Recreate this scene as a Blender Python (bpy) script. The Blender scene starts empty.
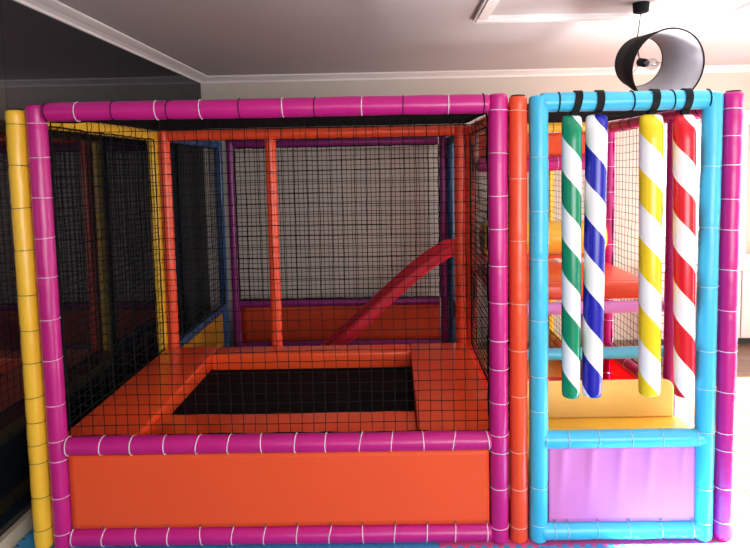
import bpy, math, random
from mathutils import Vector, Matrix, noise
R = random.Random(7)
SC = bpy.context.scene
COL = SC.collection
PI = math.pi

# ------------------------------------------------------------------ materials
def lin(c):
    return c/12.92 if c <= .04045 else ((c+.055)/1.055)**2.4
def rgb(h):
    h = h.lstrip('#')
    return tuple(lin(int(h[i:i+2], 16)/255) for i in (0, 2, 4)) + (1,)
def mat(name, hexc, rough=.5, spec=.5, bump=0, bscale=8, metal=0, var=0, coat=0):
    m = bpy.data.materials.new(name); m.use_nodes = True
    nt = m.node_tree; b = nt.nodes['Principled BSDF']
    b.inputs['Base Color'].default_value = rgb(hexc)
    b.inputs['Roughness'].default_value = rough
    b.inputs['Specular IOR Level'].default_value = spec
    b.inputs['Metallic'].default_value = metal
    b.inputs['Coat Weight'].default_value = coat
    b.inputs['Coat Roughness'].default_value = .15
    tc = nt.nodes.new('ShaderNodeTexCoord')
    if bump:
        n = nt.nodes.new('ShaderNodeTexNoise'); n.inputs['Scale'].default_value = bscale
        n.inputs['Detail'].default_value = 3
        bp = nt.nodes.new('ShaderNodeBump'); bp.inputs['Strength'].default_value = bump
        bp.inputs['Distance'].default_value = .02
        nt.links.new(tc.outputs['Object'], n.inputs['Vector'])
        nt.links.new(n.outputs['Fac'], bp.inputs['Height'])
        nt.links.new(bp.outputs['Normal'], b.inputs['Normal'])
    if var:
        n = nt.nodes.new('ShaderNodeTexNoise'); n.inputs['Scale'].default_value = 2.5
        mx = nt.nodes.new('ShaderNodeMix'); mx.data_type = 'RGBA'
        c = rgb(hexc)
        mx.inputs['A'].default_value = tuple(x*(1-var) for x in c[:3])+(1,)
        mx.inputs['B'].default_value = tuple(min(1, x*(1+var)) for x in c[:3])+(1,)
        nt.links.new(tc.outputs['Object'], n.inputs['Vector'])
        nt.links.new(n.outputs['Fac'], mx.inputs['Factor'])
        nt.links.new(mx.outputs['Result'], b.inputs['Base Color'])
    return m
def vinyl(name, h, rough=.3):
    return mat(name, h, rough, .5, bump=.18, bscale=9, var=.06)
PINK = vinyl('pink_vinyl', '#C41E82'); ORANGE = vinyl('orange_vinyl', '#F2502A')
YELLOW = vinyl('yellow_vinyl', '#FFC638'); CYAN = vinyl('cyan_vinyl', '#45C0E8')
PURPLE = vinyl('purple_vinyl', '#84206E'); BLUE = vinyl('blue_vinyl', '#2C5488')
NAVY = vinyl('navy_vinyl', '#123A66', .35); LILAC = vinyl('lilac_vinyl', '#E98FDC', .4)
RED = vinyl('red_vinyl', '#D5182C'); SLIDERED = vinyl('slide_red_vinyl', '#DA1E38', .45); PADORANGE = vinyl('pad_orange_vinyl', '#FC5628', .2)
OCHRE = vinyl('ochre_vinyl', '#D9A02A', .4); SHADOWPINK = vinyl('shadowed_pink_vinyl', '#B01C6A')  # second one: magenta with the bay's inner shade put into its colour
PALECYAN = vinyl('pale_cyan_vinyl', '#62D2F2'); SHADOWORANGE = mat('shadowed_orange_fabric', '#C2401C', .6, .3); SEATY = vinyl('seat_yellow_vinyl', '#FACA48'); SEATP = vinyl('backrest_yellow_vinyl', '#F6CE74', .4)  # the fabric is panel orange darkened to carry the far bay's shadow
PANELORANGE = mat('orange_fabric', '#F05526', .55, .4, bump=.15, bscale=5, var=.04)
PANELLILAC = mat('lilac_fabric', '#DA7CBC', .5, .4, bump=.15, bscale=5, var=.04)
BLACKNET = mat('black_cord', '#0B0B0D', .9, .2)
WHITECORD = mat('white_cord', '#E8DCE6', .7); GREYCORD = mat('grey_cord', '#7A6A48', .8)
ORCORD = mat('pale_orange_cord', '#F7B9A0', .7); CYCORD = mat('pale_blue_cord', '#B4D4DE', .7)
BLACK = mat('black_webbing', '#0C0C0E', .75, .3)
MESHMAT = mat('trampoline_mesh', '#0A0A0E', .8, .12, bump=.3, bscale=160)
STEEL = mat('grey_steel', '#70757A', .4, .5, metal=.8)
WALLM = mat('wall_paint', '#CEC6BB', .85, .3, bump=.05, bscale=30, var=.03)
CEILM = mat('ceiling_paint', '#C8C2C4', .9, .2, bump=.03, bscale=30, var=.02)
TRIMM = mat('trim_paint', '#EFEAEA', .6, .4)
BASEM = mat('baseboard_paint', '#C9BBA4', .6, .4)
CABM = mat('cabinet_paint', '#CBC6C0', .5, .4); DARKM = mat('dark_gap', '#2A2522', .8)
SHADEOUT = mat('lamp_black_fabric', '#0E0E10', .85, .3); SHADEIN = mat('lamp_lining', '#B4B4BA', .6, .3)
BLUEMAT = mat('blue_foam', '#48A0D8', .8, .2, bump=.3, bscale=120, var=.08)
PINKMAT = mat('pink_foam', '#E0609C', .8, .2, bump=.3, bscale=120, var=.08)
WHITEPLASTIC = mat('white_plastic', '#F0F0F0', .4)
CURTAINM = mat('curtain_cloth', '#CFC6B8', .9, .2)

def thin_mat(name, h):
    m = mat(name, h, .5); nt = m.node_tree; b = nt.nodes['Principled BSDF']; o = nt.nodes['Material Output']
    t = nt.nodes.new('ShaderNodeBsdfTranslucent'); t.inputs['Color'].default_value = rgb(h)
    x = nt.nodes.new('ShaderNodeMixShader'); x.inputs[0].default_value = .35
    nt.links.new(b.outputs[0], x.inputs[1]); nt.links.new(t.outputs[0], x.inputs[2]); nt.links.new(x.outputs[0], o.inputs['Surface'])
    return m
THINRED = thin_mat('thin_red_vinyl', '#E0242C')
def floor_mat():
    m = mat('wood_floor', '#7A5C48', .35, .5); nt = m.node_tree; b = nt.nodes['Principled BSDF']
    tc = nt.nodes.new('ShaderNodeTexCoord'); br = nt.nodes.new('ShaderNodeTexBrick')
    br.inputs['Color1'].default_value = rgb('#846450'); br.inputs['Color2'].default_value = rgb('#735543')
    br.inputs['Mortar'].default_value = rgb('#3A2A20'); br.inputs['Scale'].default_value = 1
    br.inputs['Brick Width'].default_value = 1.2; br.inputs['Row Height'].default_value = .14
    br.inputs['Mortar Size'].default_value = .003
    nt.links.new(tc.outputs['Object'], br.inputs['Vector']); nt.links.new(br.outputs['Color'], b.inputs['Base Color'])
    return m
FLOORM = floor_mat()
def mirror_mat():
    m = bpy.data.materials.new('dark_mirror_glass'); m.use_nodes = True; nt = m.node_tree
    nt.nodes.clear(); o = nt.nodes.new('ShaderNodeOutputMaterial')
    g = nt.nodes.new('ShaderNodeBsdfGlossy'); g.inputs['Color'].default_value = (.145, .15, .165, 1); g.inputs['Roughness'].default_value = .02
    d = nt.nodes.new('ShaderNodeBsdfDiffuse'); d.inputs['Color'].default_value = (.006, .007, .009, 1)
    a = nt.nodes.new('ShaderNodeAddShader')
    nt.links.new(g.outputs[0], a.inputs[0]); nt.links.new(d.outputs[0], a.inputs[1]); nt.links.new(a.outputs[0], o.inputs[0])
    return m
MIRROR = mirror_mat()
def glass_mat(name, tint, mixf):
    m = bpy.data.materials.new(name); m.use_nodes = True; nt = m.node_tree
    nt.nodes.clear(); o = nt.nodes.new('ShaderNodeOutputMaterial')
    t = nt.nodes.new('ShaderNodeBsdfTransparent'); t.inputs['Color'].default_value = tint
    g = nt.nodes.new('ShaderNodeBsdfGlossy'); g.inputs['Roughness'].default_value = .05
    x = nt.nodes.new('ShaderNodeMixShader'); x.inputs[0].default_value = mixf
    nt.links.new(t.outputs[0], x.inputs[1]); nt.links.new(g.outputs[0], x.inputs[2]); nt.links.new(x.outputs[0], o.inputs[0])
    return m
PANE = glass_mat('window_glass', (.95, .97, 1, 1), .06)
BULBGLASS = glass_mat('bulb_glass', (.9, .9, .92, 1), .25)

def stripe_mat(name, hexc, s0, PITCH):
    """spiral ribbon of colour on white vinyl, worked out from the roll's own axis"""
    m = mat(name, '#F2F2F4', .22, .5); nt = m.node_tree; b = nt.nodes['Principled BSDF']
    tc = nt.nodes.new('ShaderNodeTexCoord'); sp = nt.nodes.new('ShaderNodeSeparateXYZ')
    nt.links.new(tc.outputs['Object'], sp.inputs[0])
    def M(op, a, bb=None):
        n = nt.nodes.new('ShaderNodeMath'); n.operation = op
        for i, v in enumerate((a, bb)):
            if v is None: continue
            if isinstance(v, (int, float)): n.inputs[i].default_value = v
            else: nt.links.new(v, n.inputs[i])
        return n.outputs[0]
    ang = M('DIVIDE', M('ARCTAN2', sp.outputs['Y'], sp.outputs['X']), 2*PI)
    s = M('SUBTRACT', M('ADD', M('DIVIDE', sp.outputs['Z'], PITCH), ang), s0)
    f = M('GREATER_THAN', M('FRACT', s), .5)
    mx = nt.nodes.new('ShaderNodeMix'); mx.data_type = 'RGBA'
    mx.inputs['A'].default_value = rgb('#F4F4F6'); mx.inputs['B'].default_value = rgb(hexc)
    nt.links.new(f, mx.inputs['Factor']); nt.links.new(mx.outputs['Result'], b.inputs['Base Color'])
    return m

# ------------------------------------------------------------------ mesh helpers
class MB:
    def __init__(s): s.v = []; s.f = []; s.mi = []
    def add(s, vs, fs, mi=0):
        o = len(s.v); s.v += [tuple(x) for x in vs]; s.f += [tuple(i+o for i in f) for f in fs]; s.mi += [mi]*len(fs); return s
    def box(s, lo, hi, mi=0):
        x0, y0, z0 = lo; x1, y1, z1 = hi
        s.add([(x0,y0,z0),(x1,y0,z0),(x1,y1,z0),(x0,y1,z0),(x0,y0,z1),(x1,y0,z1),(x1,y1,z1),(x0,y1,z1)],
              [(0,3,2,1),(4,5,6,7),(0,1,5,4),(1,2,6,5),(2,3,7,6),(3,0,4,7)], mi); return s
    def tube(s, pts, r, n=6, cap=True, closed=False, mi=0):
        pts = [Vector(p) for p in pts]; N = len(pts); vs = []; fs = []
        ref = None
        for i, p in enumerate(pts):
            a = pts[(i-1) % N] if (closed or i > 0) else p
            c = pts[(i+1) % N] if (closed or i < N-1) else p
            t = (c-a).normalized() if (c-a).length > 1e-9 else Vector((0,0,1))
            if ref is None:
                ref = Vector((0,0,1)) if abs(t.z) < .9 else Vector((1,0,0))
            u = (ref - t*ref.dot(t)).normalized(); ref = u; w = t.cross(u)
            rr = r[i] if isinstance(r, (list, tuple)) else r
            for k in range(n):
                an = 2*PI*k/n; vs.append(p + (u*math.cos(an)+w*math.sin(an))*rr)
        M = N if closed else N-1
        for i in range(M):
            j = (i+1) % N
            for k in range(n):
                k2 = (k+1) % n; fs.append((i*n+k, i*n+k2, j*n+k2, j*n+k))
        if cap and not closed:
            fs.append(tuple(range(n-1, -1, -1))); fs.append(tuple((N-1)*n+k for k in range(n)))
        s.add(vs, fs, mi); return s

def mesh_obj(name, mb, mats, parent=None, smooth=True, origin=None, bevel=0):
    """links ONE mesh; vertices are given in world space, origin is the thing's base"""
    o0 = Vector(origin) if origin is not None else (parent['_o'] if False else (ORG.get(parent.name, Vector()) if parent else Vector()))
    me = bpy.data.meshes.new(name)
    me.from_pydata([tuple(Vector(v)-o0) for v in mb.v], [], mb.f)
    for m in (mats if isinstance(mats, (list, tuple)) else [mats]): me.materials.append(m)
    me.polygons.foreach_set('material_index', mb.mi)
    me.polygons.foreach_set('use_smooth', [smooth]*len(me.polygons))
    me.update()
    ob = bpy.data.objects.new(name, me); COL.objects.link(ob)
    if bevel:
        b = ob.modifiers.new('soft_edge', 'BEVEL'); b.width = bevel; b.segments = 3; b.limit_method = 'ANGLE'
    if parent: ob.parent = parent; ORG[ob.name] = o0
    else: ob.location = o0; ORG[ob.name] = o0
    return ob
ORG = {}
def tag(o, label, cat, group=None):
    o['label'] = label; o['category'] = cat
    if group: o['group'] = group
    return o
def thing(name, loc, label, cat, group=None):
    o = bpy.data.objects.new(name, None); COL.objects.link(o); o.location = loc; o.empty_display_size = .1
    ORG[o.name] = Vector(loc)
    return tag(o, label, cat, group)
def struct(name, mb, m, smooth=False, bevel=0, origin=None):
    o = mesh_obj(name, mb, m, None, smooth, origin, bevel); o['kind'] = 'structure'; return o

def ring_frame(t):
    t = t.normalized(); ref = Vector((0,0,1)) if abs(t.z) < .9 else Vector((0,-1,0))
    u = (ref-t*ref.dot(t)).normalized(); return u, t.cross(u)
def pad_mb(a, b, r, ties=(), seed=0, amp=.03, dent=.06, step=.02, n=18):
    """foam sleeve around a pole: pinched at its ties, faintly lumpy, rounded ends"""
    a = Vector(a); b = Vector(b); L = (b-a).length; t = (b-a)/L; u, w = ring_frame(t)
    N = max(6, int(L/step)); mb = MB(); vs = []; fs = []
    ss = [0, .003, .009] + [L*i/N for i in range(1, N)] + [L-.009, L-.003, L]
    ss = sorted(x for x in ss if 0 <= x <= L)
    for s in ss:
        e = min(s, L-s); k = 1.0 if e >= .014 else math.sqrt(max(0, 1-((.014-e)/.014)**2))*.28+.72
        for q in ties:
            k -= dent*math.exp(-((s-q)/.011)**2)
        c = a+t*s
        bend = (u*noise.noise((s*1.3, seed*7.1, .3))+w*noise.noise((s*1.3, seed*3.7, 4.1)))*r*.07
        for j in range(n):
            an = 2*PI*j/n
            nz = noise.noise((s*7+seed*3.1, 1.4*math.cos(an)+seed, 1.4*math.sin(an)))*amp
            nz += noise.noise((s*26+seed*1.7, 2.2*math.cos(an)+seed, 2.2*math.sin(an)))*amp*.45
            vs.append(c+bend+(u*math.cos(an)+w*math.sin(an))*r*(k+nz))
    M = len(ss)
    for i in range(M-1):
        for j in range(n):
            j2 = (j+1) % n; fs.append((i*n+j, i*n+j2, (i+1)*n+j2, (i+1)*n+j))
    fs.append(tuple(range(n-1, -1, -1))); fs.append(tuple((M-1)*n+j for j in range(n)))
    return mb.add(vs, fs)
def tie_mb(c, t, r, tilt=0, cr=.0019, n=22, wob=0, seed=0):
    t = Vector(t).normalized(); u, w = ring_frame(t); c = Vector(c); pts = []
    for j in range(n):
        an = 2*PI*j/n
        pts.append(c+(u*math.cos(an)+w*math.sin(an))*(r+.0005)+t*(tilt*r*math.cos(an+.7)+wob*noise.noise((an*2, seed, 0))))
    return MB().tube(pts, cr, 5, closed=True)
_seed = [0]
def pad(th, name, a, b, r, m, ties=(), cord=None, tilt=.12, cr=.0017, amp=.036):
    """a padded pole as a part with its ties as sub-parts; ties are (distance along the pole, cord material)"""
    _seed[0] += 1; s = _seed[0]
    a = Vector(a); b = Vector(b); t = (b-a).normalized()
    tt = [(q if isinstance(q, tuple) else (q, cord)) for q in ties]
    p = mesh_obj(name, pad_mb(a, b, r, [q for q, _ in tt], s, amp), m, th)
    for q, cm in tt:
        mesh_obj('cord_tie', tie_mb(a+t*q, t, r*1.0, tilt*R.uniform(-.6, .8), cr, seed=q*9+s), cm, p)
    return p
def spaced(L, d, cm, j=.02):
    n = max(1, round(L/d)); return [(L*(i+.5)/n+R.uniform(-j, j), cm) for i in range(n)]

def net_mb(o, u, v, nu, nv, r=.0018, jit=.003, sag=.006, seed=0, sides=3):
    """knotted cord net on a parallelogram, strings sharing their knots"""
    o = Vector(o); u = Vector(u); v = Vector(v); nrm = u.cross(v).normalized(); uu = u.normalized(); vv = v.normalized()
    P = {}
    for i in range(nu+1):
        for j in range(nv+1):
            e = min(1, min(i, nu-i, j, nv-j)/2)
            a, b = i/nu, j/nv
            d = noise.noise((a*5+seed, b*5, 0))*sag*e
            dx = noise.noise((a*9, b*3+seed, 5))*jit*2*e+R.uniform(-jit, jit)*.5*e
            dz = noise.noise((a*3+seed, b*9, 9))*jit*2*e+R.uniform(-jit, jit)*.5*e
            P[i, j] = o+u*a+v*b+nrm*d+uu*dx+vv*dz
    mb = MB()
    for i in range(nu+1): mb.tube([P[i, j] for j in range(nv+1)], r, sides, False)
    for j in range(nv+1): mb.tube([P[i, j] for i in range(nu+1)], r, sides, False)
    # rope hem
    hem = [P[i, 0] for i in range(nu)] + [P[nu, j] for j in range(nv)] + [P[i, nv] for i in range(nu, 0, -1)] + [P[0, j] for j in range(nv, 0, -1)]
    hem = [h+vv*R.uniform(-.004, .004)+uu*R.uniform(-.004, .004) for h in hem]
    mb.tube(hem, max(.0045, r*2), 5, closed=True)
    return mb
def net(th, o, u, v, cell=(.053, .048), **k):
    nu = max(2, round(Vector(u).length/cell[0])); nv = max(2, round(Vector(v).length/cell[1]))
    return mesh_obj('safety_net', net_mb(o, u, v, nu, nv, **k), BLACKNET, th, smooth=False)

def cloth_mb(o, u, v, nu, nv, fold, thick=.006):
    """stretched sheet with fold(a,b) as its relief along its normal"""
    o = Vector(o); u = Vector(u); v = Vector(v); n = u.cross(v).normalized(); vs = []; fs = []
    for k, off in ((0, 0), (1, -thick)):
        for j in range(nv+1):
            for i in range(nu+1):
                a, b = i/nu, j/nv; vs.append(o+u*a+v*b+n*(fold(a, b)+off))
    W = nu+1; S = W*(nv+1)
    for j in range(nv):
        for i in range(nu):
            q = (j*W+i, j*W+i+1, (j+1)*W+i+1, (j+1)*W+i); fs.append(q); fs.append(tuple(x+S for x in reversed(q)))
    for i in range(nu):
        fs.append((i+1, i, i+S, i+1+S)); x = nv*W+i; fs.append((x, x+1, x+1+S, x+S))
    for j in range(nv):
        x = j*W; fs.append((x, x+W, x+W+S, x+S)); x = j*W+nu; fs.append((x+W, x, x+S, x+W+S))
    return MB().add(vs, fs)
def flat(a, b): return 0.0
def wrinkle(amp, seed):
    def f(a, b):
        return amp*(noise.noise((a*6+seed, b*2, 1))+.5*noise.noise((a*17+seed, b*3, 2))*b)
    return f
def rounded_box_mb(lo, hi, r=.015, n=4):
    """cushion block: rounded box from a gridded cube"""
    lo = Vector(lo); hi = Vector(hi); mb = MB(); c = (lo+hi)/2; h = (hi-lo)/2; r = min(r, *h)
    xs = lambda H: sorted(set([-H+r*(1-math.cos(PI/2*i/n)) for i in range(n+1)]+[H-r*(1-math.cos(PI/2*i/n)) for i in range(n+1)]))
    for ax in range(3):
        for sg in (-1, 1):
            a1, a2 = (ax+1) % 3, (ax+2) % 3; A = xs(h[a1]); B = xs(h[a2]); vs = []; fs = []
            for p in A:
                for q in B:
                    P = Vector((0,0,0)); P[ax] = sg*h[ax]; P[a1] = p; P[a2] = q
                    I = Vector([max(-h[i]+r, min(h[i]-r, P[i])) for i in range(3)])
                    d = P-I
                    vs.append(c+I+(d.normalized()*r if d.length > 1e-9 else d))
            nb = len(B)
            for i in range(len(A)-1):
                for j in range(nb-1):
                    q = (i*nb+j, (i+1)*nb+j, (i+1)*nb+j+1, i*nb+j+1); fs.append(q if sg > 0 else q[::-1])
            mb.add(vs, fs)
    return mb

# ------------------------------------------------------------------ the room
FZ = -.012
XL, YB, CZ = -1.82, 3.2, 2.60
XR, YF = 4.1, -4.6
struct('floor', MB().box((XL-.1, YF-.1, FZ-.1), (XR+.1, YB+.1, FZ)), FLOORM)
struct('ceiling', MB().box((XL-.1, YF-.1, CZ), (XR+.1, YB+.1, CZ+.1)), CEILM)
mw = MB(); y = YF
while y < YB:                                    # dark mirror sheets, hairline joints between them
    y2 = min(y+1.21, YB); mw.box((XL-.02, y+.001, .07), (XL, y2-.001, CZ)); y = y2
mw.box((XL-.1, YF, FZ), (XL-.021, YB, CZ))
struct('wall_left', mw, MIRROR)
struct('baseboard_left', MB().box((XL, YF, FZ), (XL+.035, YB, .068)), BASEM, bevel=.004)

def wall_with_holes(axis, pos, thick, lo, hi, holes):
    """wall plane at pos: axis 'y' spans x, axis 'x' spans y; holes (a0,a1,z0,z1)"""
    mb = MB(); cuts = sorted({lo, hi, *[h[0] for h in holes], *[h[1] for h in holes]})
    for a, b in zip(cuts, cuts[1:]):
        zs = [(FZ, CZ)]
        for h in holes:
            if h[0] <= a and b <= h[1]: zs = [(FZ, h[2]), (h[3], CZ)]
        for z0, z1 in zs:
            if z1-z0 < .005: continue
            if axis == 'y': mb.box((a, min(pos, pos+thick), z0), (b, max(pos, pos+thick), z1))
            else: mb.box((min(pos, pos+thick), a, z0), (max(pos, pos+thick), b, z1))
    return mb
W1 = (2.52, 3.12, .76, 2.13); W2 = (3.34, 3.95, .76, 2.13)
struct('wall_back', wall_with_holes('y', YB, .15, XL-.1, XR+.1, [W1, W2]), WALLM)
SW = (-.55, 2.15, .06, 2.2)
struct('wall_right', wall_with_holes('x', XR, .02, YF, YB, [SW]), WALLM)
FW = (-1.2, 3.4, .5, 2.25)
struct('wall_front', wall_with_holes('y', YF, -.12, XL-.1, XR+.1, [FW]), WALLM)

def window(name, axis, pos, W, d, casing=.06, bars=1, pane=True):
    a0, a1, z0, z1 = W
    def bx(mb, p, q, zz0, zz1, d0, d1):
        if axis == 'y': mb.box((p, min(pos+d0, pos+d1), zz0), (q, max(pos+d0, pos+d1), zz1))
        else: mb.box((min(pos+d0, pos+d1), p, zz0), (max(pos+d0, pos+d1), q, zz1))
    fr = MB()
    for p, q, r0, r1 in ((a0-casing, a0, z0-casing, z1+casing), (a1, a1+casing, z0-casing, z1+casing), (a0, a1, z1, z1+casing), (a0, a1, z0-casing, z0)):
        bx(fr, p, q, r0, r1, -.02*d, -.001*d)
    for p, q, r0, r1 in ((a0, a0+.045, z0, z1), (a1-.045, a1, z0, z1), (a0+.045, a1-.045, z1-.045, z1), (a0+.045, a1-.045, z0, z0+.045)):
        bx(fr, p, q, r0, r1, .0, .05*d)
    for i in range(bars):
        c = a0+(a1-a0)*(i+1)/(bars+1); bx(fr, c-.02, c+.02, z0+.045, z1-.045, .005*d, .045*d)
    f = struct(name, fr, TRIMM, bevel=.004)
    if pane:
        gp = MB(); bx(gp, a0+.03, a1-.03, z0+.03, z1-.03, .022*d, .028*d)
        mesh_obj('pane', gp, PANE, f, False)
    return f
window('window_1', 'y', YB, W1, 1, bars=0); window('window_2', 'y', YB, W2, 1, bars=0)
bl = thing('roller_blind', (3.65, YB+.012, 2.1), 'lowered beige roller blind in the window above the cabinet', 'blind')
mesh_obj('blind_cloth', cloth_mb((3.39, YB+.012, .81), (.51, 0, 0), (0, 0, 1.26), 30, 4, lambda a, b: .004*math.sin(a*60)), CURTAINM, bl)
mesh_obj('roller_tube', MB().tube([(3.388, YB+.014, 2.07), (3.902, YB+.014, 2.07)], .012, 12), TRIMM, bl)
window('window_3', 'x', XR, SW, 1, bars=0, pane=False); window('window_4', 'y', YF, FW, -1, bars=3, pane=False)

# ceiling cornices (stepped plaster profile) and the applied ceiling moulding
prof = [(0, 0), (.012, 0), (.016, .014), (.03, .02), (.042, .026), (.06, .03), (.078, .036), (.09, .04), (.1, .045), (.1, .055), (0, .055)]
def cornice(axis):
    mb = MB(); vs = []; n = len(prof)
    for e in (0, 1):
        for p, z in prof:
            if axis == 'x': vs.append((XL if e == 0 else XR, YB-p, CZ-.055+z))
            else: vs.append((XL+p, YF if e == 0 else YB, CZ-.055+z))
    fs = [(i, (i+1) % n, (i+1) % n+n, i+n) for i in range(n)]
    return mb.add(vs, fs)
struct('trim_1', cornice('x'), TRIMM); struct('trim_2', cornice('y'), TRIMM)
tm = MB()
for lo, hi in (((.50, 1.06), (2.11, 1.14)), ((.50, -1.9), (.58, 1.06)), ((2.03, -1.9), (2.11, 1.06)), ((.50, -1.98), (2.11, -1.9))):
    tm.box((lo[0], lo[1], CZ-.022), (hi[0], hi[1], CZ)); tm.box((lo[0]+.015, lo[1]+.015, CZ-.03), (hi[0]-.015, hi[1]-.015, CZ-.02))
struct('trim_3', tm, TRIMM)

# low white cabinet run under the windows
cab = thing('radiator_cabinet', (3.4, 3.05, FZ), 'low white cabinet with flat doors under the back wall windows', 'cabinet')
mesh_obj('carcass', MB().box((2.40, 2.98, .05), (4.05, 3.19, .70)), CABM, cab, False)
mesh_obj('plinth', MB().box((2.42, 3.0, FZ), (4.04, 3.18, .05)), DARKM, cab, False)
mesh_obj('worktop', MB().box((2.38, 2.94, .70), (4.07, 3.19, .73)), TRIMM, cab, False, bevel=.005)
for k in range(4):
    x0 = 2.395+k*.413
    d = mesh_obj('door', MB().box((x0+.006, 2.958, .062), (x0+.407, 2.979, .69)), CABM, cab, False, bevel=.003)

# ------------------------------------------------------------------ foam floor tiles
TS = .487
def tooth(s): 
    f = (s/.052) % 1.0
    return .011*(1 if f < .42 else (1-2*(f-.42)/.08 if f < .5 else (-1 if f < .92 else -1+2*(f-.92)/.08)))
def tile_mb(x0, y0):
    n = 94; pts = []
    T_ = lambda g, a: tooth(g)*(1 if .06 < a < .94 else 0)      # no teeth at the corners
    for i in range(n): a = i/n; pts.append((x0+TS*a, y0+T_(x0+TS*a, a)))
    for i in range(n): a = i/n; pts.append((x0+TS+T_(y0+TS*a, a), y0+TS*a))
    for i in range(n): a = 1-i/n; pts.append((x0+TS*a, y0+TS+T_(x0+TS*a, a)))
    for i in range(n): a = 1-i/n; pts.append((x0+T_(y0+TS*a, a), y0+TS*a))
    cx, cy = x0+TS/2, y0+TS/2; pts = [(cx+(p-cx)*.9965, cy+(q-cy)*.9965) for p, q in pts]
    N = len(pts); vs = [(p[0], p[1], -.0005) for p in pts]+[(p[0], p[1], FZ+.0005) for p in pts]
    fs = [tuple(range(N)), tuple(range(2*N-1, N-1, -1))]+[(i, i+N, (i+1) % N+N, (i+1) % N) for i in range(N)]
    return MB().add(vs, fs)
X0 = XL+.05; YT = -.045
whereb = ['beside the dark mirror wall', 'below the left end of the orange panel', 'below the middle left of the orange panel', 'below the middle right of the orange panel',
          'below the joint of pink and orange posts', 'below the lilac panel', 'below the outermost magenta post']
for i in range(7):
    o = mesh_obj('foam_puzzle_mat', tile_mb(X0+i*TS, YT-TS), BLUEMAT, None, False, origin=(X0+(i+.5)*TS, YT-TS/2, FZ))
    tag(o, 'blue foam puzzle mat in the front row, '+whereb[i], 'foam mat', 'foam puzzle mats on the floor')['kind'] = 'thing'
    pk = i >= 4
    if True:
        o = mesh_obj('foam_puzzle_mat', tile_mb(X0+i*TS, YT), PINKMAT if pk else BLUEMAT, None, False, origin=(X0+(i+.5)*TS, YT+TS/2, FZ))
        tag(o, ('pink' if pk else 'blue')+' foam puzzle mat reaching under the frames, '+whereb[i], 'foam mat', 'foam puzzle mats on the floor')['kind'] = 'thing'

# ------------------------------------------------------------------ padded frames
RP = .0415
ZT, ZM, ZB = 1.973, .4745, .0445
def ties_at(zs, m): return [(z, m) for z in zs if z > .02]
# --- pink front frame of the trampoline bay
A = thing('play_frame', (-.55, 0, 0), 'wide pink padded front frame laced in white, with orange panel and black net', 'padded frame')
XA, XB = -1.544, .454
pad(A, 'post', (XA, 0, .002), (XA, 0, 2.004), RP, PINK, ties_at([1.923, 1.776, 1.601, 1.425, 1.251, 1.062, .88, .672, .509, .415, .245, .073], WHITECORD))
pad(A, 'post', (XB, 0, .002), (XB, 0, 2.012), RP, PINK, ties_at([1.94, 1.755, 1.573, 1.429, 1.265, 1.1, .933, .805, .649, .506, .422, .258, .073], WHITECORD))
xa, xb = XA+.036, XB-.036
tt = [(x-xa, BLACK) for x in (-1.495, -1.205, -.966, -.658, -.333, .047, .391)]+[(x-xa, WHITECORD) for x in (-1.362, -1.018, -.827, -.472, -.13, .24)]
pad(A, 'top_bar', (xa, 0, ZT), (xb, 0, ZT), RP, PINK, tt, cr=.0022)
pad(A, 'middle_bar', (xa, 0, ZM), (xb, 0, ZM), RP, PINK, [(x-xa, WHITECORD) for x in (-1.495, -1.339, -1.203, -1.053, -.903, -.762, -.617, -.463, -.327, -.169, -.029, .111, .251, .4)], cr=.0026, tilt=.3)
pad(A, 'bottom_bar', (xa, 0, ZB), (xb, 0, ZB), RP, PINK, [(x-xa, WHITECORD) for x in (-1.493, -1.35, -1.202, -1.055, -.908, -.761, -.614, -.467, -.316, -.17, -.023, .123, .251, .395)], cr=.0026, tilt=.3)
pn = mesh_obj('panel', cloth_mb((XA+.048, -.012, .088), (XB-XA-.096, 0, 0), (0, 0, .346), 70, 14, wrinkle(.003, 3)), PANELORANGE, A)
for x in (-1.493, -1.35, -1.202, -1.055, -.908, -.761, -.614, -.467, -.316, -.17, -.023, .123, .251, .395):
    mesh_obj('eyelet', tie_mb((x, -.016, .1), (0, 1, 0), .004, 0, .0016, 10), STEEL, pn)
net(A, (XA+.04, .032, ZM+.03), (XB-XA-.08, 0, 0), (0, 0, ZT-ZM-.07), seed=1, r=.002)

# --- yellow left side frame
L = thing('play_frame', (-1.63, .74, 0), 'yellow padded side frame standing along the dark mirror wall', 'padded frame')
pad(L, 'post', (-1.636, 0, .002), (-1.636, 0, 1.985), RP*.98, YELLOW, ties_at([1.92, 1.743, 1.559, 1.373, 1.172, 1.013, .867, .711, .595, .492, .407, .246, .093], GREYCORD))
pad(L, 'post', (-1.63, 1.487, .002), (-1.63, 1.487, 1.985), .037, YELLOW, spaced(1.95, .2, GREYCORD))
pad(L, 'top_bar', (-1.63, .035, 1.955), (-1.63, 1.455, 1.955), .037, YELLOW, spaced(1.42, .16, BLACK), cr=.0018)
pad(L, 'middle_bar', (-1.63, .035, .38), (-1.63, 1.455, .38), .036, YELLOW, spaced(1.42, .2, GREYCORD))
pad(L, 'bottom_bar', (-1.63, .035, .04), (-1.63, 1.455, .04), .038, YELLOW, spaced(1.42, .2, GREYCORD))
mesh_obj('panel', cloth_mb((-1.632, 1.44, .07), (0, -1.39, 0), (0, 0, .28), 30, 8, wrinkle(.003, 5)), NAVY, L)
net(L, (-1.603, .05, .49), (0, 1.39, 0), (0, 0, 1.435), seed=2, r=.0022)

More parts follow.
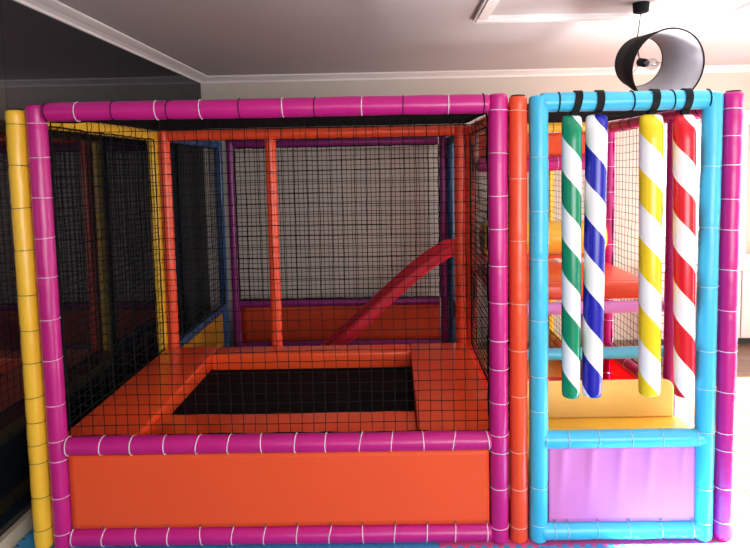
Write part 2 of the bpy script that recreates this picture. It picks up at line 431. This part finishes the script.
# --- orange rear frame of the trampoline bay with its middle post
YR = 1.487
B = thing('play_frame', (-.55, YR, 0), 'orange padded frame behind the trampoline, with one middle post', 'padded frame')
for x in (-1.553, -.83, .449):
    pad(B, 'post', (x, YR, .002), (x, YR, 1.985 if x != -.83 else 1.93), .037, ORANGE, spaced(1.95, .11, BLACK, .01), cr=.0012)
pad(B, 'top_bar', (-1.52, YR, 1.952), (.416, YR, 1.952), .037, ORANGE, spaced(1.93, .12, BLACK, .01), cr=.0012)
pad(B, 'bottom_bar', (-1.52, YR, .04), (.416, YR, .04), .037, ORANGE, spaced(1.93, .2, BLACK))

# --- orange dividing frame between the two bays
Mf = thing('play_frame', (.535, .74, 0), 'orange padded dividing frame between trampoline and hanging rolls', 'padded frame')
pad(Mf, 'post', (.541, 0, .002), (.541, 0, 2.0), .039, ORANGE, ties_at([1.934, 1.645, 1.374, 1.094, .886, .68, .425, .252, .072], ORCORD))
pad(Mf, 'post', (.527, YR, .002), (.527, YR, 1.985), .037, ORANGE, spaced(1.95, .15, BLACK, .01), cr=.0012)
pad(Mf, 'top_bar', (.535, .035, 1.95), (.532, 1.455, 1.95), .037, ORANGE, spaced(1.42, .16, BLACK), cr=.002)
pad(Mf, 'middle_bar', (.535, .035, .415), (.532, 1.455, .415), .037, ORANGE, spaced(1.42, .2, ORCORD))
pad(Mf, 'bottom_bar', (.535, .035, .04), (.532, 1.455, .04), .037, ORANGE, spaced(1.42, .2, ORCORD))
net(Mf, (.515, .05, .49), (0, 1.39, 0), (0, 0, 1.43), seed=3, r=.0028, cell=(.042, .04))

# --- cyan front frame of the roll bay
Cf = thing('play_frame', (1.0, 0, 0), 'cyan padded front frame with lilac lower panel holding the striped rolls', 'padded frame')
XC, XD = .631, 1.374
pad(Cf, 'post', (XC, 0, .002), (XC, 0, 2.0), RP, CYAN, ties_at([1.739, 1.504, 1.289, 1.02, .771, .61, .255, .08], CYCORD))
pad(Cf, 'post', (XD, 0, .002), (XD, 0, 2.0), RP, CYAN, ties_at([1.682, 1.416, 1.16, .872, .699, .505, .244, .08], CYCORD))
xc, xd = XC+.034, XD-.034
pad(Cf, 'top_bar', (xc-.03, 0, 1.972), (xd+.03, 0, 1.972), RP, CYAN, [(x-xc+.03, BLACK) for x in (.713, 1.026, 1.197, 1.351)], cr=.003)
pad(Cf, 'middle_bar', (xc-.03, -.003, ZM), (xd+.03, -.003, ZM), RP*.96, CYAN, [(x-xc+.03, CYCORD) for x in (.66, .759, .893, 1.037, 1.176, 1.33)])
pad(Cf, 'bottom_bar', (xc-.03, 0, ZB+.002), (xd+.03, 0, ZB+.002), RP*1.02, CYAN, [(x-xc+.03, CYCORD) for x in (.70, .756, .892, 1.033, 1.178, 1.318)], amp=.06)
def lfold(a, b):
    g = 0
    for c in (.1, .3, .5, .7, .93): g += math.exp(-((a-c)/.05)**2)*.5+math.exp(-((a-c+.035*(1-b))/.025)**2)
    return .011*(g-.8)*b**1.4*.8+.003*noise.noise((a*7, b*2, 3))
pn = mesh_obj('panel', cloth_mb((XC+.044, -.012, .09), (XD-XC-.088, 0, 0), (0, 0, .35), 60, 16, lfold), PANELLILAC, Cf)
for x in (.70, .756, .892, 1.033, 1.178, 1.318):
    mesh_obj('eyelet', tie_mb((x, -.018, .1), (0, 1, 0), .004, 0, .0016, 10), STEEL, pn)

# --- magenta outer side frame
Rf = thing('play_frame', (1.46, .74, 0), 'magenta padded outer side frame at the bright window side', 'padded frame')
pad(Rf, 'post', (1.464, 0, .002), (1.464, 0, 2.0), RP*.99, PINK, ties_at([1.924, 1.809, 1.689, 1.537, 1.406, 1.229, 1.051, .871, .684, .5, .416, .243, .082], WHITECORD))
pad(Rf, 'post', (1.464, .548, .002), (1.464, .548, 1.92), .034, SHADOWPINK, spaced(1.9, .2, SHADOWPINK), amp=.05)
pad(Rf, 'post', (1.464, YR, .002), (1.464, YR, 1.985), .035, PINK, spaced(1.95, .18, WHITECORD), amp=.05)
pad(Rf, 'top_bar', (1.464, .035, 1.95), (1.464, 1.455, 1.95), .036, SHADOWPINK, spaced(1.42, .16, BLACK), cr=.002, amp=.06)
pad(Rf, 'middle_bar', (1.464, .58, .44), (1.464, 1.455, .44), .037, SHADOWPINK, spaced(.87, .2, WHITECORD))
pad(Rf, 'bottom_bar', (1.464, .035, .04), (1.464, 1.455, .04), .037, SHADOWPINK, spaced(1.42, .2, WHITECORD))
mesh_obj('panel', cloth_mb((1.466, 1.45, .07), (0, -.87, 0), (0, 0, .35), 20, 8, wrinkle(.003, 8)), THINRED, Rf)
mesh_obj('panel', cloth_mb((1.512, .52, .07), (0, -.48, 0), (0, 0, .24), 16, 8, wrinkle(.003, 9)), LILAC, Rf)
net(Rf, (1.508, .05, .66), (0, .47, 0), (0, 0, 1.26), seed=4, r=.0015)
net(Rf, (1.478, .585, .48), (0, .87, 0), (0, 0, 1.44), seed=5, r=.0017)

def dark_sleeve_end(th, x, z, r=.031):
    mesh_obj('dark_sleeve_end', MB().tube([(x, 0, z-.006), (x, 0, z+.004), (x, 0, z+.006)], [r, r, r*.8], 18), DARKM, th)  # dark disc standing for the shade inside an open sleeve end
dark_sleeve_end(L, -1.636, 1.985); dark_sleeve_end(Mf, .541, 2.0); dark_sleeve_end(Rf, 1.464, 2.0)
# --- frames of the back row
YP = 3.05
P = thing('play_frame', (-.53, YP, 0), 'dark purple padded frame against the back wall, with orange lower panel', 'padded frame')
for x in (-1.52, .467):
    pad(P, 'post', (x, YP, .002), (x, YP, 1.99), .04, PURPLE, spaced(1.95, .16, BLACK), cr=.0015)
pad(P, 'top_bar', (-1.485, YP, 1.958), (.42, YP, 1.958), .04, PURPLE, spaced(1.9, .2, BLACK))
pad(P, 'middle_bar', (-1.485, YP, .445), (.42, YP, .445), .038, PURPLE, spaced(1.9, .2, BLACK))
pad(P, 'bottom_bar', (-1.485, YP, .04), (.42, YP, .04), .038, PURPLE, spaced(1.9, .2, BLACK))
mesh_obj('panel', cloth_mb((-1.48, YP-.006, .075), (1.9, 0, 0), (0, 0, .345), 30, 8, wrinkle(.003, 11)), SHADOWORANGE, P)
net(P, (-1.48, YP-.02, .485), (1.9, 0, 0), (0, 0, 1.435), seed=6, r=.0033, cell=(.045, .043))

def side_frame(x, y0, y1, m, label, pm, seed, cordm, withnet=True, rad=.037, low=.44):
    t = thing('play_frame', (x, (y0+y1)/2, 0), label, 'padded frame')
    for y in (y0, y1): pad(t, 'post', (x, y, .002), (x, y, 1.985), rad, m, spaced(1.95, .2, cordm))
    pad(t, 'top_bar', (x, y0+.034, 1.95), (x, y1-.034, 1.95), rad, m, spaced(y1-y0-.07, .2, cordm))
    pad(t, 'middle_bar', (x, y0+.034, low), (x, y1-.034, low), rad, m, spaced(y1-y0-.07, .2, cordm))
    pad(t, 'bottom_bar', (x, y0+.034, .04), (x, y1-.034, .04), rad, m, spaced(y1-y0-.07, .2, cordm))
    if pm: mesh_obj('panel', cloth_mb((x-.004, y0+.05, .07), (0, y1-y0-.1, 0), (0, 0, .345), 20, 8, wrinkle(.003, seed)), pm, t)
    if withnet: net(t, (x+(.02 if x < 0 else -.02), y0+.05, low+.04), (0, y1-y0-.1, 0), (0, 0, 1.87-low), seed=seed, r=.002 if x > 0 else .003)
    return t
side_frame(-1.612, 1.575, 2.965, BLUE, 'blue padded side frame with ochre panel, behind the yellow one', OCHRE, 12, BLACK)
side_frame(.532, 1.575, 2.99, NAVY, 'dark blue padded frame where the red slide starts', None, 13, BLACK, False)
side_frame(1.464, 1.575, 3.06, YELLOW, 'narrow yellow padded frame far behind the green and blue rolls', None, 14, GREYCORD, low=.12)
F = thing('play_frame', (1.0, YR, 1.66), 'yellow beam over an orange strip and magenta bar, high behind the green roll', 'padded frame')
pad(F, 'top_bar', (.572, YR, 1.962), (1.425, YR, 1.962), .037, YELLOW, spaced(.85, .15, BLACK))
mesh_obj('panel', cloth_mb((.58, YR-.012, 1.765), (.84, 0, 0), (0, 0, .155), 20, 5, wrinkle(.003, 15)), PANELORANGE, F)
pad(F, 'middle_bar', (.572, YR, 1.717), (1.425, YR, 1.717), .05, PINK, spaced(.85, .2, WHITECORD))

for y0, y1, m, lab in ((1.64, 2.14, RED, 'red foam mat on the floor under the landing'), (2.15, 2.95, OCHRE, 'ochre foam mat on the floor near the back wall')):
    tag(mesh_obj('bay_mat', rounded_box_mb((.60, y0, -.011), (1.42, y1, -.0005), .008), m, None, origin=(1.0, (y0+y1)/2, -.011)), lab, 'mat')
# roof nets
def roof(o, u, v, label, seed):
    t = net_mb(o, u, v, round(Vector(u).length/.04), round(Vector(v).length/.033), r=.003, sag=.008, seed=seed, sides=3)
    ob = mesh_obj('roof_net', t, BLACKNET, None, False, origin=o); tag(ob, label, 'net', 'black roof nets')
roof((-1.585, .045, 1.972), (2.07, 0, 0), (0, 1.395, .024), 'black cord roof net stretched over the trampoline bay', 21)
roof((-1.55, 1.56, 1.992), (2.06, 0, 0), (0, 1.44, 0), 'added unseen black cord net that darkens the bay with the red slide', 23)  # unseen, added to cut the light reaching the back bay
roof((.60, .045, 1.968), (.82, 0, 0), (0, 1.395, .022), 'black cord roof net stretched over the striped rolls', 22)

# ------------------------------------------------------------------ trampoline
T = thing('trampoline', (-.55, .8, 0), 'rectangular black trampoline bed surrounded by shiny orange safety pads', 'trampoline')
def seam_pad(lo, hi, rise=0, r=.012):
    mb = rounded_box_mb(lo, hi, r)
    mb.v = [(x, y, z+(rise*(y-lo[1])/(hi[1]-lo[1]) if z > (lo[2]+hi[2])/2 else 0)) for x, y, z in mb.v]
    return mesh_obj('frame_pad', mb, PADORANGE, T)
seam_pad((-1.588, .05, .392), (-1.226, 1.448, .476), .026); seam_pad((.093, .05, .392), (.488, 1.448, .474), .028)
seam_pad((-1.224, .05, .392), (.091, .405, .452)); seam_pad((-1.224, 1.262, .392), (.091, 1.448, .498))
mesh_obj('jumping_mat', MB().box((-1.25, .38, .384), (.12, 1.29, .39)), MESHMAT, T, False)
rim = MB()
for lo, hi in (((-1.58, .06, .34), (.48, .12, .383)), ((-1.58, 1.37, .34), (.48, 1.43, .383)), ((-1.58, .12, .34), (-1.52, 1.37, .383)), ((.42, .12, .34), (.48, 1.37, .383)),
               ((-1.29, .12, .34), (-1.25, 1.37, .383)), ((.125, .12, .34), (.165, 1.37, .383))): rim.box(lo, hi)
mesh_obj('steel_frame', rim, STEEL, T, False)
for x in (-1.55, -.55, .45):
    for yy in (.09, 1.4): mesh_obj('leg', MB().tube([(x, yy, .001), (x, yy, .345)], .02, 12), STEEL, T)

# ------------------------------------------------------------------ roll bay contents
fp = tag(mesh_obj('floor_pad', rounded_box_mb((.585, .05, .25), (1.495, .508, .36), .014), SEATY, None, origin=(1.0, .3, .25)),
         'yellow padded seat floor just behind the cyan middle bar', 'pad')
def back_panel_mb():
    mb = MB(); x0, x1, z0, z1, r = .585, 1.462, .361, .563, .05; pts = [(x0, z0), (x1, z0), (x1, z1-r)]
    pts += [(x1-r+r*math.cos(PI/2*i/6), z1-r+r*math.sin(PI/2*i/6)) for i in range(1, 7)]; pts += [(x0+.07, z1), (x0, z1-.02)]
    n = len(pts); vs = [(p[0], .488, p[1]) for p in pts]+[(p[0], .508, p[1]) for p in pts]
    return mb.add(vs, [tuple(range(n)), tuple(range(2*n-1, n-1, -1))]+[(i, i+n, (i+1) % n+n, (i+1) % n) for i in range(n)])
tag(mesh_obj('backrest_pad', back_panel_mb(), SEATP, None, False, origin=(1.0, .498, .361), bevel=.008), 'upright yellow pad with rounded corner behind the yellow seat floor', 'pad')
for nm, z, m, lab in (('crossbar', .925, LILAC, 'lilac padded crossbar under the orange upper deck'), ('crossbar', .672, PALECYAN, 'cyan padded crossbar halfway below the lilac one')):
    t = thing(nm, (1.0, .61, z-.035), lab, 'padded bar')
    pad(t, 'sleeve', (.578, .61, z), (1.472, .625, z), .033, m, spaced(.88, .22, m))
D = thing('upper_deck', (1.0, 1.0, .97), 'orange padded upper deck behind the striped rolls', 'platform')
mesh_obj('deck_pad', rounded_box_mb((.575, .73, .965), (1.42, 1.43, 1.05), .012), ORANGE, D)
mesh_obj('edge_pad', rounded_box_mb((.575, .645, .962), (1.42, .725, 1.052), .02), ORANGE, D)
rl = thing('bolster', (1.0, YR, 1.08), 'yellow cylinder bolster lying above the back of the orange deck', 'bolster')
pad(rl, 'cover', (.59, YR+.01, 1.212), (1.425, YR+.01, 1.212), .113, SEATY, (), amp=.012)
mesh_obj('support_bar', MB().box((.59, YR-.02, 1.07), (1.425, YR+.03, 1.096)), ORANGE, rl, False, bevel=.005)

# red slide running from the dark blue frame down towards the left
S = thing('slide', (0, 2.2, 0), 'red padded slide descending to the left behind the orange frame', 'slide')
path = [(.60, 1.07), (.44, 1.058), (.33, 1.0), (.2, .91), (-.03, .715), (-.32, .45), (-.6, .2), (-.72, .10)]
def smooth_path(P, k=8):
    out = []
    for i in range(len(P)-1):
        p0, p1, p2, p3 = P[max(0, i-1)], P[i], P[i+1], P[min(len(P)-1, i+2)]
        for q in range(k):
            t = q/k
            out.append(tuple(.5*((2*p1[a])+(-p0[a]+p2[a])*t+(2*p0[a]-5*p1[a]+4*p2[a]-p3[a])*t*t+(-p0[a]+3*p1[a]-3*p2[a]+p3[a])*t**3) for a in (0, 1)))
    return out+[P[-1]]
sp_ = smooth_path(path)
def strip_mb(y0, y1, up, dn, r):
    """rounded bar swept along the slide's curve"""
    sec = []; hw = (y1-y0)/2; cy = (y0+y1)/2
    for cx, cz, a0 in ((hw-r, up-r, 0), (-hw+r, up-r, PI/2), (-hw+r, dn+r, PI), (hw-r, dn+r, 1.5*PI)):
        for k in range(5): a = a0+PI/2*k/4; sec.append((cx+r*math.cos(a), cz+r*math.sin(a)))
    n = len(sec); vs = []; fs = []
    for i, (x, z) in enumerate(sp_):
        a = sp_[max(0, i-1)]; b = sp_[min(len(sp_)-1, i+1)]; t = Vector((b[0]-a[0], 0, b[1]-a[1])).normalized(); nn = Vector((t.z, 0, -t.x))
        if nn.z < 0: nn = -nn
        for p, q in sec: vs.append(Vector((x, cy+p, z))+nn*q)
    for i in range(len(sp_)-1):
        for k in range(n): k2 = (k+1) % n; fs.append((i*n+k, i*n+k2, (i+1)*n+k2, (i+1)*n+k))
    fs.append(tuple(range(n))); fs.append(tuple((len(sp_)-1)*n+k for k in range(n-1, -1, -1)))
    return MB().add(vs, fs)
for yy in (2.05, 2.40): mesh_obj('side_rail', strip_mb(yy, yy+.06, .04, -.055, .028), SLIDERED, S)
mesh_obj('slide_bed', strip_mb(2.1, 2.41, -.015, -.05, .01), SLIDERED, S)
ld = thing('landing_deck', (1, 2.3, 0), 'red padded landing at the head of the slide', 'platform')
mesh_obj('deck_pad', rounded_box_mb((.66, 1.66, .82), (1.38, 2.9, .9), .015), RED, ld)
for x in (.7, 1.34):
    for yy in (1.7, 2.86): mesh_obj('leg', MB().tube([(x, yy, .0), (x, yy, .822)], .025, 12), STEEL, ld)

# ------------------------------------------------------------------ hanging striped rolls
def roll(x, ytop, zt, zb, dx, hexc, zc, PITCH, rr, strapx, label):
    H = zt-zb
    t = thing('hanging_roll', (x, ytop, zt), label, 'hanging roll', 'striped hanging rolls')
    s0 = (zc-zt)/PITCH+.5
    mb = MB(); n = 32; vs = []; fs = []; prof = [(0, .55), (-.004, .8), (-.012, .93), (-.03, .99), (-.06, 1.0)]
    m = 24; prof += [(-.06-(H-.10)*i/m, 1-.07*i/m+.014*noise.noise((i*.9, x*5, 0))) for i in range(1, m+1)] + [(-(H-.02), .92), (-(H-.006), .89), (-H, .81)]
    for z, k in prof:
        pinch = max(0, 1+z/.05) if z > -.05 else 0      # the sewn top flattens where the strap is stitched on
        for j in range(n):
            an = 2*PI*j/n; vs.append((x+rr*k*math.cos(an)*(1+.05*pinch), ytop+rr*k*math.sin(an)*(1-.55*pinch), zt+z))
    M = len(prof)
    for i in range(M-1):
        for j in range(n):
            j2 = (j+1) % n; fs.append((i*n+j, (i+1)*n+j, (i+1)*n+j2, i*n+j2))
    fs.append(tuple(range(n))); fs.append(tuple((M-1)*n+j for j in range(n-1, -1, -1)))
    mb.add(vs, fs)
    b = mesh_obj('roll_body', mb, stripe_mat('striped_vinyl', hexc, s0, PITCH), t)
    # webbing loop over the cyan bar and down to the roll
    sm = MB(); c = Vector((strapx, 0, 1.972)); q = []
    r2 = RP+.004
    for i in range(25):
        an = -PI*.5+2*PI*i/24
        q.append((c.y-r2*math.sin(an+PI/2)*1.0, c.z-r2*math.cos(an+PI/2)))
    hw = .0155; vs = []; fs = []
    for i, (yy, zz) in enumerate(q):
        f = (zz-(c.z-r2))/(2*r2); xs = x+(strapx-x)*(.55+.45*f)+.006*(f-.5)
        for e in (-hw, hw): vs.append((xs+e, yy, zz))
    for i in range(24): fs.append((2*i, 2*i+1, 2*i+3, 2*i+2))
    k = len(vs); xs = x+(strapx-x)*.5
    vs += [(xs-hw, ytop-.012, c.z-r2), (xs+hw, ytop-.012, c.z-r2), (x-hw, ytop-.012, zt-.012), (x+hw, ytop-.012, zt-.012),
           (xs-hw, ytop+.012, c.z-r2), (xs+hw, ytop+.012, c.z-r2), (x-hw, ytop+.012, zt-.012), (x+hw, ytop+.012, zt-.012)]
    fs += [(k, k+1, k+3, k+2), (k+4, k+6, k+7, k+5), (k, k+2, k+6, k+4), (k+1, k+5, k+7, k+3)]
    so = mesh_obj('hanging_strap', sm.add(vs, fs), BLACK, t, False)
    sdm = so.modifiers.new('thickness', 'SOLIDIFY'); sdm.thickness = .003; sdm.offset = 1
    ang = math.atan2(dx, H)
    b.rotation_euler = (0, ang, 0)
    return t
roll(.773, 0, 1.914, .672, -.002, '#0B8A62', 1.688, .293, .043, .795, 'green and white spiral striped hanging roll')
roll(.883, .008, 1.916, .672, .012, '#1C1FA8', 1.800, .306, .047, .885, 'dark blue and white spiral striped hanging roll')
roll(1.114, 0, 1.912, .676, -.010, '#F5D423', 1.69, .300, .0495, 1.120, 'yellow and white spiral striped hanging roll')
roll(1.256, 0, 1.908, .668, -.024, '#DB1B2E', 1.646, .305, .0465, 1.257, 'red and white spiral striped hanging roll')

# ------------------------------------------------------------------ pendant lamp hanging askew
lamp = thing('pendant_lamp', (1.406, .853, CZ), 'tilted black drum pendant lamp with pale lining hanging above the rolls', 'lamp')
mesh_obj('ceiling_rose', MB().tube([(1.406, .853, CZ), (1.406, .853, CZ-.01), (1.406, .853, CZ-.05), (1.406, .853, CZ-.055)], [.045, .045, .042, .03], 24), SHADEOUT, lamp)
cn = Vector((1.459, .62, 2.208)); cf = Vector((1.434, .94, 2.289)); ax = (cn-cf).normalized()
# nudge the axis sideways so that the mouth faces the room's right hand corner
rn, rf = .197, .142
def shade_mb():
    mb = MB(); u, w = ring_frame(ax); n = 64; vs = []; fs = []
    rings = [(cf, rf), (cn, rn), (cn, rn-.004), (cf, rf-.004)]
    for c, r in rings:
        for j in range(n):
            an = 2*PI*j/n; vs.append(c+(u*math.cos(an)+w*math.sin(an))*r)
    mb.v = [tuple(v) for v in vs]
    for i in range(4):
        i2 = (i+1) % 4
        for j in range(n):
            j2 = (j+1) % n; mb.f.append((i*n+j, i*n+j2, i2*n+j2, i2*n+j)); mb.mi.append(1 if i == 2 else 0)
    for c, r in ((cf, rf-.002), (cn, rn-.002)):
        pts = [c+(u*math.cos(2*PI*j/48)+w*math.sin(2*PI*j/48))*r for j in range(48)]
        mb.tube(pts, .0045, 6, closed=True)
    return mb
sh = mesh_obj('lamp_shade', shade_mb(), [SHADEOUT, SHADEIN], lamp)
u, w = ring_frame(ax)
sc0 = cf+ax*.03
sp = MB()
for k in range(3):
    an = 2*PI*k/3+.5; sp.tube([sc0, cf+(u*math.cos(an)+w*math.sin(an))*(rf-.004)], .0018, 6)
mesh_obj('wire_spider', sp, STEEL, sh)
mesh_obj('socket', MB().tube([sc0-ax*.02, sc0-ax*.015, sc0+ax*.045, sc0+ax*.05], [.018, .024, .024, .018], 20), SHADEOUT, lamp)
bb = [(.05, .013), (.065, .014), (.085, .022), (.105, .03), (.125, .033), (.145, .029), (.158, .018), (.163, .004)]
mesh_obj('bulb', MB().tube([sc0+ax*a for a, _ in bb], [r for _, r in bb], 20), BULBGLASS, lamp)
top = cf+u*0+Vector((0, 0, rf*.98)); mid = Vector((1.40, .87, 2.45))
mesh_obj('cord', MB().tube([(1.406, .853, CZ-.05), (1.402, .86, 2.5), mid, (1.405, .91, 2.40), tuple(sc0-ax*.018)], .0028, 8), SHADEOUT, lamp)

# ------------------------------------------------------------------ light
def area(name, loc, rot, sx, sy, power, color=(1, 1, 1)):
    l = bpy.data.lights.new(name, 'AREA'); l.shape = 'RECTANGLE'; l.size = sx; l.size_y = sy; l.energy = power; l.color = color
    o = bpy.data.objects.new(name, l); COL.objects.link(o); o.location = loc; o.rotation_euler = rot; return o
area('side_window_light', (XR-.04, .8, 1.2), (0, PI/2, 0), 2.0, 2.7, 80, (1, .97, .95))
area('front_window_light', (2.1, YF+.05, 1.3), (PI/2, 0, 0), 3.2, 1.6, 125, (1, .98, .97))
sl = bpy.data.lights.new('ceiling_bounce_fill', 'SPOT'); sl.energy = 800; sl.spot_size = math.radians(85); sl.spot_blend = 1; sl.shadow_soft_size = .3  # added spot, stands in for sunlit floor bounce onto the ceiling
slo = bpy.data.objects.new('ceiling_bounce_fill', sl); COL.objects.link(slo); slo.location = (2.5, .1, .25)
slo.rotation_euler = Vector((-.55, .1, 2.3)).to_track_quat('-Z', 'Y').to_euler()
s = bpy.data.lights.new('sun', 'SUN'); s.energy = 85; s.angle = math.radians(1.2); s.color = (1, .96, .9)
so = bpy.data.objects.new('sun', s); COL.objects.link(so)
so.rotation_euler = Vector((-1, 0, -.68)).to_track_quat('-Z', 'Y').to_euler()
w_ = bpy.data.worlds.new('daylight'); SC.world = w_; w_.use_nodes = True
w_.node_tree.nodes['Background'].inputs[0].default_value = (.93, .97, 1, 1); w_.node_tree.nodes['Background'].inputs[1].default_value = 3.0

# ------------------------------------------------------------------ camera
cam = bpy.data.cameras.new('camera'); co = bpy.data.objects.new('camera', cam); COL.objects.link(co); SC.camera = co
pitch, yaw, rollc, f, sx, sy = -.0805, -.0102, -.0193, 607.17, 13.09, -56.08
fwd = Vector((math.sin(yaw)*math.cos(pitch), math.cos(yaw)*math.cos(pitch), math.sin(pitch)))
r0 = Vector((math.cos(yaw), -math.sin(yaw), 0)); u0 = r0.cross(fwd)
r2 = r0*math.cos(rollc)+u0*math.sin(rollc); u2 = u0*math.cos(rollc)-r0*math.sin(rollc)
co.matrix_world = Matrix(((r2.x, u2.x, -fwd.x, 0), (r2.y, u2.y, -fwd.y, -2.65), (r2.z, u2.z, -fwd.z, 1.7), (0, 0, 0, 1)))
cam.sensor_fit = 'HORIZONTAL'; cam.sensor_width = 36; cam.lens = f*36/750
cam.shift_x = -sx/750; cam.shift_y = sy/750; cam.clip_start = .05

SC.view_settings.view_transform = 'Standard'; SC.view_settings.look = 'None'
SC.view_settings.exposure = 0
SC.cycles.use_denoising = True
SC.cycles.max_bounces = 8; SC.cycles.transparent_max_bounces = 12
SC.cycles.sample_clamp_indirect = 8
